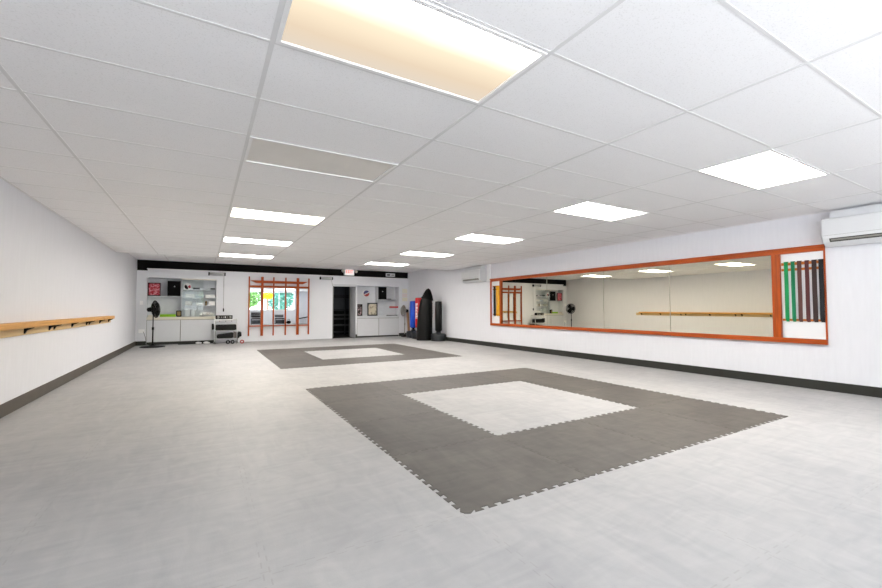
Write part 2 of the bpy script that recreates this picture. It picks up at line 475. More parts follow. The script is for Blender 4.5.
# ------------------------------------------------------------------ ceiling lights
def light_panel(i, j, lens, label, CZ=CZ):
    x0, x1, y0, y1 = GX * i + .012, GX * (i + 1) - .012, GY * j + .010, GY * (j + 1) - .010
    t = thing('ceiling_light', label, 'ceiling light', ((x0 + x1) / 2, (y0 + y1) / 2, CZ), 'light panels in the tiled ceiling')
    fr = MB()
    k = .022
    z0, z1 = CZ - .007, CZ + .03
    fr.box(x0, y0, z0, x1, y0 + k, z1).box(x0, y1 - k, z0, x1, y1, z1).box(x0, y0 + k, z0, x0 + k, y1 - k, z1).box(x1 - k, y0 + k, z0, x1, y1 - k, z1)
    fr.box(x0, y0, z1 + .06, x1, y1, z1 + .065)
    fr.box(x0, y0, z1, x0 + .004, y1, z1 + .06).box(x1 - .004, y0, z1, x1, y1, z1 + .06).box(x0, y0, z1, x1, y0 + .004, z1 + .06).box(x0, y1 - .004, z1, x1, y1, z1 + .06)
    obj('frame', fr, M_whitem, t)
    obj('diffuser', MB().box(x0 + k, y0 + k, CZ + .004, x1 - k, y1 - k, CZ + .009), lens, t)
    return t
M_half = lens_partial(0, 1)
light_panel(0, -1, M_half, 'large rectangular ceiling light at the top, nearest the viewer, half of it beige')
light_panel(0, 2, M_lensoff, 'unlit grey ceiling light panel behind the nearest big lit one')
light_panel(0, 6, M_lensw, 'yellowish lit ceiling light directly beyond the unlit panel')
light_panel(0, 10, M_lens, 'thin white ceiling light, middle one of the three beyond the unlit panel')
light_panel(0, 14, M_lens, 'farthest ceiling light of the left row, above the orange rack')
light_panel(3, -1, M_lens, 'lit ceiling light nearest the big wall air conditioner at right')
light_panel(3, 2, M_lens, 'lit ceiling light above the long mirror, second of the right row')
light_panel(3, 6, M_lens, 'lit ceiling light, third of the right row counted from the near air conditioner')
light_panel(3, 10, M_lens, 'lit ceiling light, second from the far end of the right row')
light_panel(3, 14, M_lens, 'farthest small ceiling light of the right row, just above the exit sign side')
light_panel(0, 17, M_lensfill, 'added fill light in the raised far ceiling, left one, hidden above the tiled edge', RZ)  # unseen pair, added to brighten the back wall
light_panel(3, 17, M_lensfill, 'added fill light in the raised far ceiling, right one, hidden above the tiled edge', RZ)
light_panel(0, -5, M_lensoff, 'unlit ceiling light behind the viewer near the left front window')
light_panel(3, -5, M_lensoff, 'unlit ceiling light behind the viewer near the right front window')

# ------------------------------------------------------------------ puzzle mats
TEETH, TD = 11, .0135
def edge_pts(a0, line, axis, sgn):
    """dovetailed seam of one metre along axis from a0 at 'line'; the neighbour tile walks the same polyline"""
    out = []
    p = 1.0 / TEETH
    for k in range(TEETH):
        s0 = a0 + k * p
        for q, o in ((.0, -1), (.33, -1), (.22, 1), (.78, 1), (.67, -1)):
            out.append((s0 + q * p, line + o * TD))
    out = [(s_, v_) for s_, v_ in out if a0 + .02 < s_ < a0 + .98]
    return out if axis == 0 else [(v_, s_) for s_, v_ in out]
def tile_outline(i, j, x, y):
    g = 0.0
    B = [(px, py + g) for px, py in edge_pts(x, y, 0, 1)]
    Rr = [(px - g, py) for px, py in edge_pts(y, x + 1, 1, 1)]
    T = [(px, py - g) for px, py in edge_pts(x, y + 1, 0, 1)][::-1]
    L = [(px + g, py) for px, py in edge_pts(y, x, 1, 1)][::-1]
    return [(x + g, y + g)] + B + [(x + 1 - g, y + g)] + Rr + [(x + 1 - g, y + 1 - g)] + T + [(x + g, y + 1 - g)] + L
where = {(0, 0): 'at its nearest corner', (0, 3): 'at its left corner', (3, 0): 'at its right corner', (3, 3): 'at its farthest corner',
         (0, 1): 'left side, by nearest corner tile', (0, 2): 'left side, by left corner tile',
         (1, 0): 'near side, by nearest corner tile', (2, 0): 'near side, by right corner tile',
         (1, 3): 'far side, by left corner tile', (2, 3): 'far side, by farthest corner tile',
         (3, 1): 'right side, by right corner tile', (3, 2): 'right side, by farthest corner tile'}
for sq, ox, oy in (('front', MX, MY), ('rear', .988, 5.945)):
    for (i, j), s_ in where.items():
        x, y = ox + i, oy + j
        m_ = MB().prism(tile_outline(i, j, x, y), 2, 0, .0015)
        top = [f_ for f_ in m_.bm.faces if all(v.co.z > .001 for v in f_.verts)]
        bmesh.ops.inset_region(m_.bm, faces=top, thickness=.0026, depth=.002)
        o = obj('puzzle_mat', m_, M_mat, None, (x + .5, y + .5, 0))
        tag(o, 'dark tile of %s square, %s' % (sq, s_), 'floor mat', 'dark puzzle mats of the %s square' % sq)

# ------------------------------------------------------------------ long mirror with belt compartments on the right wall
FY0, FY1, FZ0, FZ1 = .045, 7.535, .622, 1.978
M_seam = mat('mirror_seam', 'bab7a8', .6)
M_rail = mat('light_orange_wood', 'c0702a', .45, spec=.3, noise=.15)
t = thing('wall_mirror', 'long wall mirror in an orange wooden frame on the right wall', 'mirror', (XR, 3.8, FZ0))
m_ = MB()
X0 = XR - .045
m_.box(X0, FY0, FZ1 - .075, XR, FY1, FZ1, .004).box(X0 - .01, FY0, FZ0, XR, FY1, FZ0 + .070, .004)
m_.box(X0 - .02, FY0 - .005, FZ1 - .012, XR, FY1 + .005, FZ1 + .008, .003)
obj('frame', m_, M_orange, t)
for a, b in ((.545, .645), (7.035, 7.10)):
    obj('divider_post', MB().box(X0 - .004, a, FZ0 + .070, XR, b, FZ1 - .075, .004), M_orangev, t)
for a, b, xe in ((FY0, FY0 + .018, XR - .022), (FY1 - .03, FY1, XR - .05)):
    obj('end_post', MB().box(xe, a, FZ0 + .070, XR, b, FZ1 - .075, .003), M_orangev, t)
for a, b in ((FY0 + .022, .535), (7.10, FY1 - .03)):
    obj('back_panel', MB().box(XR - .008, a, FZ0 + .065, XR, b, FZ1 - .07), M_white, t)
    for z0_, z1_ in ((1.735, 1.775), (1.655, 1.69), (.935, .965)):
        obj('belt_rail', MB().box(XR - .022, a, z0_, XR - .008, b, z1_, .002), M_rail, t)
ms = [.655, 2.20, 3.62, 5.27, 7.035]
for a, b in zip(ms, ms[1:]):
    obj('mirror_pane', MB().prism([(XR - .012 - .005 * (b - a), a + .002), (XR, a + .002), (XR, b - .002), (XR - .012, b - .002)], 2, FZ0 + .065, FZ1 - .07), M_mirror, t)
for a in ms[1:-1]:
    obj('seam_strip', MB().box(XR - .021, a - .0013, FZ0 + .065, XR - .004, a + .0013, FZ1 - .07), M_seam, t)

def belt(y0, y1, z0, z1, m, label, grp):
    """a folded cloth belt: two layers hung over the top rail, their ends pinned behind the lower rail"""
    o = MB()
    xa, xb = XR - .026, XR - .030
    def strip(x, ya, yb, za, zb, th):
        n_ = 14
        prev = None
        for k in range(n_ + 1):
            tt = k / n_; z = zb + (za - zb) * tt
            dx = .002 * math.sin(tt * 9 + ya * 50)
            row = [o.bm.verts.new(q) for q in ((x + dx, ya, z), (x + dx - th, ya, z), (x + dx - th, yb, z), (x + dx, yb, z))]
            if prev:
                for a_ in range(4): o.bm.faces.new((prev[a_], prev[(a_ + 1) % 4], row[(a_ + 1) % 4], row[a_]))
            else: o.bm.faces.new(row)
            prev = row
        o.bm.faces.new(prev[::-1])
    w_ = y1 - y0
    strip(xa, y0 + w_ * .12, y1, z0 + .015, z1 - .004, .004)
    strip(xb - .001, y0, y1 - w_ * .25, z0, z1, .004)
    o.box(XR - .034, y0, z1 - .006, XR - .006, y1, z1 + .004, .002)
    b_ = obj('martial_arts_belt', o, m, None, (XR - .03, (y0 + y1) / 2, z0))
    return tag(b_, label, 'belt', grp)
M_bg = mat('green_belt_cotton', '0f8f50', .8, noise=.08, bump=.2, bscale=200)
M_bg2 = mat('dark_green_belt_cotton', '127a50', .8, noise=.25, bump=.2, bscale=200, stretch=(1, 30, 1), scale=2)
M_bb = mat('brown_belt_cotton', '5b3833', .8, noise=.1, bump=.2, bscale=200)
M_bb2 = mat('maroon_belt_cotton', '55282b', .8, noise=.1, bump=.2, bscale=200)
M_bb3 = mat('dark_brown_belt_cotton', '362625', .8, noise=.1, bump=.2, bscale=200)
M_bk = mat('black_belt_cotton', '121318', .8, noise=.1, bump=.2, bscale=200)
M_by = mat('yellow_belt_cotton', 'e2a40c', .8, noise=.08, bump=.2, bscale=200)
M_bw = mat('white_belt_cotton', 'd8d8e6', .8, noise=.05, bump=.2, bscale=200)
for y1, y0, m, lb in ((.499, .451, M_bg, 'bright green belt hanging leftmost in the near mirror compartment'),
                      (.420, .374, M_bg2, 'darker green belt between the bright green and brown belts'),
                      (.347, .298, M_bb, 'medium brown belt, third in the near mirror compartment'),
                      (.262, .215, M_bb2, 'reddish maroon belt, fourth in the near mirror compartment'),
                      (.187, .133, M_bb3, 'very dark brown belt beside the black one at the near end'),
                      (.113, .060, M_bk, 'black belt hanging at the near end of the mirror rack')):
    belt(y0, y1, .925, 1.785, m, lb, 'belts in the near compartment')
for y1, y0, m, lb in ((7.475, 7.43, M_bw, 'white belt at the far end of the mirror rack'),
                      (7.395, 7.295, M_bk, 'black belt in the far mirror compartment next to the yellow ones'),
                      (7.270, 7.195, M_by, 'yellow belt beside the black belt in the far compartment'),
                      (7.185, 7.115, M_by, 'yellow belt next to the mirror pane in the far compartment')):
    belt(y0, y1, .90, 1.76, m, lb, 'belts in the far compartment')

# ------------------------------------------------------------------ ballet-style bar on the left wall
t = thing('wall_barre', 'long varnished wooden barre on black brackets along the left wall', 'barre', (XL, 4, .82))
obj('backing_board', MB().box(XL, -1.2, .82, XL + .030, 9.2, .935, .003), M_pinepale, t)
m_ = MB()
ys_ = [-1.2, .40, 2.30, 4.20 + 1.0, 7.14, 9.02]
for a, b in zip(ys_, ys_[1:]): m_.box(XL, a + .001, .905, XL + .125, b - .001, .968, .006)
obj('rail', m_, M_pine, t)
for y in (-.6, .30, .50, 1.40, 2.22, 2.40, 3.30, 4.25, 5.10, 5.30, 6.16, 7.05, 7.24, 8.08, 8.93):
    m_ = MB()
    m_.prism([(XL + .030, .905), (XL + .030, .835), (XL + .038, .835), (XL + .055, .872), (XL + .112, .897), (XL + .112, .905)], 1, y - .013, y + .013)
    obj('bracket', m_, M_black, t)

# ------------------------------------------------------------------ air conditioners
M_ac = mat('air_conditioner_plastic', 'd6d8da', .35)
def air_con(y0, y1, label, zb=1.935):
    t = thing('air_conditioner', label, 'air conditioner', (XR, (y0 + y1) / 2, zb), 'split air conditioners on the right wall')
    d = .235
    p = [(XR, zb), (XR - .13, zb), (XR - .20, zb + .05), (XR - d + .003, zb + .10), (XR - d, zb + .13), (XR - d, zb + .345), (XR - d + .02, zb + .365), (XR - .02, zb + .365), (XR, zb + .35)]
    m_ = MB(); m_.prism(p, 1, y0, y1)
    es = [e for e in m_.bm.edges if abs(e.verts[0].co.y - e.verts[1].co.y) < 1e-6]
    bmesh.ops.bevel(m_.bm, geom=es, offset=.006, segments=2, affect='EDGES')
    obj('housing', m_, M_ac, t)
    obj('mounting_box', MB().box(XR - .15, y0 + .06, zb + .365, XR, y1 - .06, CZ - .035, .004), M_ac, t)
    # outlet slot on the sloping lower front
    def slope(s, off):      # point on the sloping face, s from 0 (front) to 1 (under)
        a = Vector((XR - d + .003, 0, zb + .10)); b = Vector((XR - .20, 0, zb + .05)); nrm = Vector((-(a.z - b.z), 0, -(b.x - a.x))).normalized()
        q = a + (b - a) * s + nrm * off; return (q.x, q.z)
    m_ = MB(); m_.prism([slope(.05, .001), slope(.95, .001), slope(.95, .003), slope(.05, .003)], 1, y0 + .07, y1 - .07)
    obj('air_outlet', m_, M_slot, t)
    m_ = MB(); m_.prism([slope(.25, .004), slope(.62, .004), slope(.62, .009), slope(.25, .009)], 1, y0 + .085, y1 - .085)
    obj('louvre', m_, M_slat, t)
    m_ = MB(); m_.box(XR - d - .001, y0 + .01, zb + .137, XR - d + .001, y1 - .01, zb + .140)
    obj('panel_seam', m_, M_slat, t)
    return t
air_con(-.86, .005, 'large white wall air conditioner above the near end of the mirror')
air_con(7.80, 8.80, 'small white wall air conditioner at the far end, left of the mirror', 1.93)
tag(obj('pipe_cover', MB().box(XR - .06, 7.545, 1.93, XR, 7.68, 2.425, .004), M_white, None, (XR, 7.6, 1.93)), 'white vertical pipe cover between far air conditioner and mirror', 'pipe cover')

# ------------------------------------------------------------------ built-in cupboards on the back wall
M_door = mat('cupboard_door_laminate', 'd9dbde', .45, noise=.012)
def cupboard(name, label, x0, x1, z0, z1, xd, cab_z0, counter_mat, shelves):
    t = thing(name, label, 'cupboard', ((x0 + x1) / 2, YB, 0))
    D = .36
    b_ = MB()
    yb = YB + D
    b_.box(x0 - .002, yb, 0, x1 + .002, yb + .02, z1 + .02)
    b_.box(x0 - .02, YB + .12, 0, x0, yb, z1 + .02).box(x1, YB + .12, 0, x1 + .02, yb, z1 + .02)
    b_.box(x0, YB + .12, z1, x1, yb, z1 + .02)
    b_.box(x0, YB + .06, 0, x1, yb, cab_z0)
    obj('carcass', b_, M_niche, t)
    obj('divider', MB().box(xd - .012, YB + .10, z0 + .03, xd + .012, yb, z1), M_grey, t)
    obj('countertop', MB().box(x0, YB - .015, z0 - .055, x1, yb, z0 + .03, .003), counter_mat, t)
    for a, b in ((x0 + .012, xd - .009), (xd + .009, x1 - .012)):
        dr = obj('door', MB().box(a, YB - .012, cab_z0 + .01, b, YB + .010, z0 - .070, .002), M_door, t)
    obj('face_frame', MB().box(x0, YB + .012, cab_z0, x1, YB + .03, z0 - .05), M_slat, t)
    obj('kickboard', MB().box(x0, YB + .03, 0, x1, YB + .06, cab_z0), M_base, t)
    for a, b, z in shelves:
        obj('shelf', MB().box(a, YB + .03, z - .018, b, yb, z), M_grey, t)
    return t
c1 = cupboard('built_in_cupboard', 'white built-in cupboard with open and glazed shelves behind the left fan', NL, NR, .83, NZ1, -.91, .085, M_cream,
              [(NL, -.922, 1.515), (-.898, NR, 1.745), (-.898, NR, 1.475), (-.898, NR, 1.225)])
obj('glass_pane', MB().box(-.880, YB + .012, .875, -.30, YB + .017, 2.06), M_glass, c1)
obj('top_rail', MB().box(-.898, YB + .002, 2.045, NR, YB + .03, NZ1), M_cream, c1)
c2 = cupboard('built_in_cupboard', 'white built-in cupboard with two bays right of the dark doorway', QL, QR, .80, QZ1, 5.75, .045, M_grey,
              [(5.762, QR, 1.485)])
obj('back_panel', MB().box(6.14, YB + .33, 1.50, 6.55, YB + .355, 1.98, .003), M_grey, c2)

# things in the left cupboard
def art_mat(name, base, marks, scale, thr=.55):
    m = bpy.data.materials.new(name); m.use_nodes = True
    n, l = m.node_tree.nodes, m.node_tree.links
    b = n['Principled BSDF']; b.inputs['Roughness'].default_value = .5
    tc = n.new('ShaderNodeTexCoord'); t_ = n.new('ShaderNodeTexNoise'); t_.inputs['Scale'].default_value = scale; t_.inputs['Detail'].default_value = 3; t_.inputs['Distortion'].default_value = 1
    l.new(tc.outputs['Generated'], t_.inputs['Vector'])
    cr = n.new('ShaderNodeValToRGB'); cr.color_ramp.elements[0].position = thr - .05; cr.color_ramp.elements[1].position = thr + .05
    cr.color_ramp.elements[0].color = (*srgb(base), 1); cr.color_ramp.elements[1].color = (*srgb(marks), 1)
    l.new(t_.outputs['Fac'], cr.inputs[0]); l.new(cr.outputs[0], b.inputs['Base Color'])
    return m
def picture(x0, x1, z0, z1, y, art, fm, fw, label, lean=.04):
    t = thing('framed_picture', label, 'picture', ((x0 + x1) / 2, y, z0))
    m_ = MB()
    m_.box(x0, y, z0, x1, y + .02, z0 + fw, .002).box(x0, y, z1 - fw, x1, y + .02, z1, .002).box(x0, y, z0 + fw, x0 + fw, y + .02, z1 - fw, .002).box(x1 - fw, y, z0 + fw, x1, y + .02, z1 - fw, .002)
    obj('frame', m_, fm, t)
    obj('print', MB().box(x0 + fw * .9, y + .010, z0 + fw * .9, x1 - fw * .9, y + .016, z1 - fw * .9), art, t)
    return t
picture(-1.785, -1.455, 1.516, 1.925, YB + .08, art_mat('red_print', 'b01f33', 'd98c98', 7, .52), M_black, .026, 'black framed red picture on the upper left cupboard shelf')
def speaker(x0, x1, z0, z1, label, lx):
    t = thing('loudspeaker', label, 'speaker', ((x0 + x1) / 2, YB + .18, z0), 'black loudspeakers on cupboard shelves')
    w_ = (x1 - x0)
    m_ = MB(); m_.prism([(x0, YB + .03), (x1, YB + .03), (x1 - .05, YB + .32), (x0 + .05, YB + .32)], 2, z0, z1)
    obj('cabinet', m_, M_black, t)
    obj('grille', MB().box(x0 + .012, YB + .018, z0 + .015, x1 - .012, YB + .031, z1 - .015, .004), M_blackm, t)
    obj('badge', MB().prism([(lx - .022, z0 + (z1 - z0) * .60), (lx + .022, z0 + (z1 - z0) * .60), (lx, z0 + (z1 - z0) * .60 + .042)], 1, YB + .014, YB + .019), M_white, t)
    return t
speaker(-1.275, -.925, 1.516, 1.995, 'black loudspeaker beside the red picture on the left cupboard shelf', -1.09)
speaker(5.768, 6.09, 1.486, 1.985, 'black loudspeaker in the top of the right-hand cupboard', 5.92)
tag(obj('foam_strip', MB().box(-1.46, YB + .05, .861, -1.045, YB + .17, .945, .01), M_lime, None, (-1.24, YB + .1, .861)), 'bright lime green foam strip lying on the left cupboard counter', 'foam strip')
tag(obj('cloth_bundle', MB().box(-1.77, YB + .06, .861, -1.50, YB + .2, .925, .02), M_cream, None, (-1.64, YB + .1, .861)), 'small cream folded cloth at the left end of the counter', 'cloth')
t = thing('shelf_clock', 'small black and gold box-shaped clock at the end of the lime strip', 'clock', (-.96, YB + .05, .861))
obj('case', MB().box(-1.035, YB + .010, .861, -.885, YB + .085, 1.065, .03), M_black, t)
obj('face', MB().box(-1.005, YB + .006, .90, -.915, YB + .011, 1.03, .002), M_gold, t)

M_cloth = mat('white_cloth', 'eeeeec', .85, noise=.03, bump=.3, bscale=20)
M_cloth2 = mat('off_white_cloth', 'd9d6cd', .85, noise=.04, bump=.3, bscale=20)
M_paleblue = mat('pale_blue_plastic', 'c5d0dc', .5)
# round emblem on the glass
t = thing('round_sticker', 'round black and red emblem sticker at the top of the cupboard glass', 'sticker', (-.74, YB + .006, 1.82))
def disc(cx, cz, R_, y0, y1, n=28, a0=0, a1=2 * PI):
    pts = [(cx + R_ * math.cos(a0 + (a1 - a0) * k / n), cz + R_ * math.sin(a0 + (a1 - a0) * k / n)) for k in range(n + (0 if a1 - a0 >= 2 * PI - 1e-6 else 1))]
    return pts
obj('ring', MB().prism(disc(-.74, 1.82, .11, 0, 0), 1, YB + .008, YB + .011), M_ledge, t)
obj('dark_half', MB().prism(disc(-.74, 1.82, .085, 0, 0, 14, .7 * PI, 1.6 * PI) + [(-.74, 1.82)], 1, YB + .005, YB + .008), M_black, t)
obj('red_half', MB().prism(disc(-.74, 1.82, .085, 0, 0, 14, -.25 * PI, .25 * PI) + [(-.74, 1.82)], 1, YB + .005, YB + .008), mat('sticker_red', 'a03840', .5), t)
# white kit on the three display shelves
def lump(x0, x1, z0, h, y, m, name, label, cat, tilt=0.0):
    o = MB(); n_ = 8
    o.box(x0, y, z0, x1, y + .20, z0 + h, min(h, .03) * .45)
    for v in o.bm.verts: v.co.z += tilt * (v.co.x - x0) * (1 if v.co.z > z0 + h * .5 else 0)
    return tag(obj(name, o, m, None, ((x0 + x1) / 2, y + .1, z0)), label, cat, 'white kit on the glazed shelves')
lump(-.80, -.56, 1.476, .12, YB + .1, M_cloth, 'folded_uniform', 'folded white uniform at the left of the middle glazed shelf', 'uniform')
lump(-.52, -.30, 1.476, .07, YB + .1, M_paleblue, 'folded_uniform', 'pale blue folded bundle in the middle of the middle glazed shelf', 'uniform')
lump(-.25, .03, 1.476, .10, YB + .08, M_cloth, 'folded_uniform', 'folded white uniform at the right end of the middle glazed shelf', 'uniform')
lump(-.80, -.62, 1.226, .13, YB + .1, M_cloth2, 'folded_uniform', 'off-white folded bundle at the left of the lowest glazed shelf', 'uniform')
lump(-.50, -.28, 1.226, .09, YB + .1, M_cloth, 'folded_uniform', 'low white folded bundle in the middle of the lowest glazed shelf', 'uniform')
lump(-.16, .04, 1.226, .14, YB + .08, M_cloth, 'folded_uniform', 'taller white folded bundle at the right of the lowest glazed shelf', 'uniform')
lump(-.60, -.40, 1.746, .05, YB + .06, M_blackm, 'sparring_glove', 'flat dark pad at the left of the top glazed shelf', 'pad')
lump(-.10, .04, 1.746, .04, YB + .06, M_blackm, 'sparring_glove', 'flat dark pad at the right end of the top glazed shelf', 'pad')
tag(obj('figurine', MB().lathe([(.03, 1.226), (.03, 1.25), (.012, 1.26), (.02, 1.30), (.03, 1.33), (.012, 1.37), (0, 1.38)], -.22, YB + .10, 12), M_gold, None, (-.22, YB + .1, 1.226)), 'small brown trophy figure on the lowest glazed shelf', 'trophy')
o = MB()
for k in range(9): o.ball((-.36 + k * .040, YB + .19 + .03 * math.sin(k * 2), .915 + .05 * math.sin(PI * (k + .8) / 9.6)), .055, 2, (1, 1, .9))
tag(obj('cloth_pile', o, M_cloth, None, (-.17, YB + .15, .861)), 'heaped white cloth pile at the bottom of the glazed bay', 'cloth')
for k, (x, h) in enumerate(((-.80, .28), (-.64, .22))):
    tag(obj('storage_tub', MB().box(x, YB + .2, .861, x + .13, YB + .34, .861 + h, .012), M_white, None, (x + .06, YB + .27, .861)),
        ('taller' if k == 0 else 'shorter') + ' white tub behind the bottom left of the glass', 'tub', 'white tubs behind the glass')

# things in the right cupboard
t = thing('wall_plaque', 'round blue, red and white plaque in the right-hand cupboard', 'plaque', (5.33, YB + .36, 1.725))
obj('rim', MB().prism(disc(5.33, 1.725, .150, 0, 0), 1, YB + .33, YB + .36), M_ledge, t)
obj('blue_field', MB().prism(disc(5.35, 1.725, .120, 0, 0, 20, 0.05 * PI, 1.05 * PI), 1, YB + .324, YB + .331), mat('plaque_blue', '4a4a7c', .4, noise=.3, scale=25), t)
obj('red_field', MB().prism(disc(5.35, 1.725, .120, 0, 0, 20, 1.05 * PI, 2.05 * PI), 1, YB + .324, YB + .331), mat('plaque_red', 'b4453f', .4, noise=.3, scale=25), t)
obj('white_band', MB().prism([(5.25, 1.69), (5.27, 1.67), (5.46, 1.755), (5.445, 1.78)], 1, YB + .318, YB + .325), M_ledge, t)
picture(4.875, 5.105, .831, 1.29, YB + .1, art_mat('dark_print', '2c2422', 'b89a9c', 5, .55), M_black, .035, 'narrow dark framed picture on the right-hand cupboard counter')
picture(5.315, 5.735, .831, 1.345, YB + .1, art_mat('cream_print', 'd3cbb4', 'a39a86', 4, .56), M_dks, .045, 'wide framed cream picture in the middle of the right-hand cupboard')
tag(obj('red_ledge', MB().box(6.27, YB + .06, 1.145, 6.62, YB + .16, 1.21, .008), mat('red_paint', 'c23a34', .5, noise=.1), None, (6.45, YB + .1, 1.145)), 'small red ledge fixed inside the right-hand cupboard bay', 'ledge')
tag(obj('black_pouch', MB().box(6.10, YB + .08, 1.486, 6.32, YB + .18, 1.515, .012), M_blackm, None, (6.2, YB + .13, 1.486)), 'flat black pouch on the shelf beside the right-hand loudspeaker', 'pouch')
tag(obj('staff', MB().tube([(6.12, YB + .10, .845), (6.60, YB + .10, .845)], .014, 8), M_black, None, (6.36, YB + .1, .831)), 'short black stick lying on the right-hand cupboard counter', 'stick')

# ------------------------------------------------------------------ wall fittings on the back wall
M_closer = mat('silver_paint', 'bdbebe', .4, spec=.5)
def closer(x0, x1, z, label, arm):
    t = thing('door_closer', label, 'door closer', ((x0 + x1) / 2, YB, z), 'door closers on the back wall')
    m_ = MB(); m_.tube([(x0 + .03, YB - .06, z), (x1 - .03, YB - .06, z)], .05, 16)
    obj('cylinder', m_, M_closer, t)
    for x in (x0, x1 - .035): obj('end_cap', MB().tube([(x, YB - .06, z), (x + .035, YB - .06, z)], .054, 16), M_black, t)
    obj('mounting_plate', MB().box(x0 + .05, YB - .02, z - .045, x1 - .05, YB, z + .045, .003), M_gm, t)
    obj('arm', MB().tube(arm, .005, 6), M_slat, t)
    return t
closer(-.17, .325, 2.255, 'white door closer above the equipment cart, with a hanging rod', [(.28, YB - .045, 2.25), (.28, YB - .02, 2.15), (.28, YB - .02, 1.10)])
closer(3.41, 3.885, 2.245, 'white door closer at the top left of the dark doorway', [(3.83, YB - .045, 2.22), (3.86, YB - .03, 2.1), (3.89, YB - .02, 1.98)])
tag(obj('door_pull', MB().box(.265, YB - .05, 1.02, .30, YB - .005, 1.13, .008), M_black, None, (.28, YB, 1.02)), 'small black pull handle on the back wall above the equipment cart', 'handle')
M_switch = mat('bright_white_plastic', 'fafafa', .3)
tag(obj('light_switch', MB().box(-1.965, YB - .01, 1.24, -1.885, YB, 1.36, .003).box(-1.935, YB - .016, 1.28, -1.915, YB - .01, 1.32, .001), M_switch, None, (-1.925, YB, 1.24)), 'white light switch on the back wall in the left corner', 'switch')
tag(obj('wall_outlet', MB().box(-1.98, YB - .01, .38, -1.83, YB, .49, .003).box(-1.955, YB - .013, .405, -1.915, YB - .01, .465, .001).box(-1.895, YB - .013, .405, -1.855, YB - .01, .465, .001), M_switch, None, (-1.9, YB, .38)), 'white double wall outlet low in the left corner', 'outlet')
for z0, z1, m, lb in ((1.755, 1.93, mat('cream_paper', 'e8e4d4', .8), 'cream paper notice, topmost of the three by the right corner'),
                      (1.59, 1.735, mat('pink_paper', 'e8dcd8', .8), 'pinkish paper notice, middle of the three by the right corner'),
                      (1.42, 1.57, mat('yellow_paper', 'e8e3cf', .8), 'pale yellow paper notice, lowest of the three by the right corner')):
    tag(obj('paper_notice', MB().box(6.77, YB - .004, z0, 7.0, YB, z1), m, None, (6.88, YB, z0)), lb, 'notice', 'paper notices by the right corner')

# exit sign with two lamp heads
t = thing('exit_sign', 'lit exit sign with two emergency lamp heads above the doorway', 'exit sign', (4.5, YB, 2.385))
obj('housing', MB().box(4.33, YB - .10, 2.385, 4.70, YB + .04, 2.615, .006), M_white, t)
obj('sign_face', MB().box(4.345, YB - .105, 2.40, 4.685, YB - .10, 2.60), M_exit, t)
L_ = MB()
def bars(x, z, w_, h, segs):
    for a, b, c_, d in segs: L_.prism([(x + a * w_, z + b * h), (x + c_ * w_, z + b * h), (x + c_ * w_, z + d * h), (x + a * w_, z + d * h)], 1, YB - .109, YB - .105)
zz, hh = 2.465, .125
bars(4.375, zz, .055, hh, [(0, 0, .3, 1), (.3, 0, 1, .18), (.3, .41, .9, .59), (.3, .82, 1, 1)])
for s_ in (0, 1):
    xa, xb = (4.448, 4.490) if s_ else (4.490, 4.448)
    L_.prism([(xa, zz), (xa + .018, zz), (xb + .018, zz + hh), (xb, zz + hh)], 1, YB - .109 - s_ * .0005, YB - .105)
bars(4.530, zz, .02, hh, [(0, 0, 1, 1)])
bars(4.570, zz, .07, hh, [(.35, 0, .65, .82), (0, .82, 1, 1)])
obj('letters', L_, M_exitr, t)
for x in (4.265, 4.765):
    l_ = obj('lamp_head', MB().tube([(x, YB - .05, 2.56), (x, YB - .14, 2.54)], [.045, .058], 16), M_white, t)
    obj('lens', MB().tube([(x, YB - .14, 2.54), (x, YB - .145, 2.539)], .048, 16), M_cream, l_)
obj('bar', MB().box(4.24, YB - .06, 2.57, 4.79, YB - .03, 2.60, .003), M_white, t)
t = thing('small_sign', 'small white sign with a dark mark on the black band, right of the exit sign', 'sign', (6.25, YB, 2.41))
obj('plate', MB().box(6.06, YB + .02, 2.415, 6.45, YB + .05, 2.545, .003), M_white, t)
obj('dark_mark', MB().box(6.10, YB + .015, 2.45, 6.24, YB + .02, 2.51, .001), M_black, t)
obj('grey_mark', MB().box(6.29, YB + .015, 2.455, 6.41, YB + .02, 2.50, .001), M_slat, t)

# ------------------------------------------------------------------ orange belt rack over a mirror on the back wall
tag(obj('mirror_panel', MB().box(1.06, YB - .010, .555, 3.01, YB, 1.85), M_mirror2, None, (2.03, YB, .555)), 'square wall mirror behind the orange wooden rack, reflecting a window', 'mirror')
t = thing('belt_rack', 'tall orange wooden belt rack in front of the mirror on the back wall', 'rack', (2.03, YB, .18))
for k, (x, w_) in enumerate(((1.045, .042), (1.455, .078), (1.825, .042), (2.225, .045), (2.635, .085), (3.02, .045))):
    obj('upright', MB().box(x - w_ / 2, YB - .055 - (.02 if w_ > .07 else 0), .185, x + w_ / 2, YB - .012, 2.215, .004), M_orangev, t)
m_ = MB(); m_.prism([(1.075, 2.085), (2.97, 2.085), (2.80, 2.0), (1.25, 2.0)], 1, YB - .13, YB - .015)
obj('hanging_board', m_, M_orange, t)
obj('crossbar', MB().box(1.04, YB - .085, 1.845, 3.03, YB - .052, 1.915, .003), M_orange, t)
obj('crossbar', MB().box(1.04, YB - .08, .505, 3.03, YB - .052, .545, .003), M_orange, t)

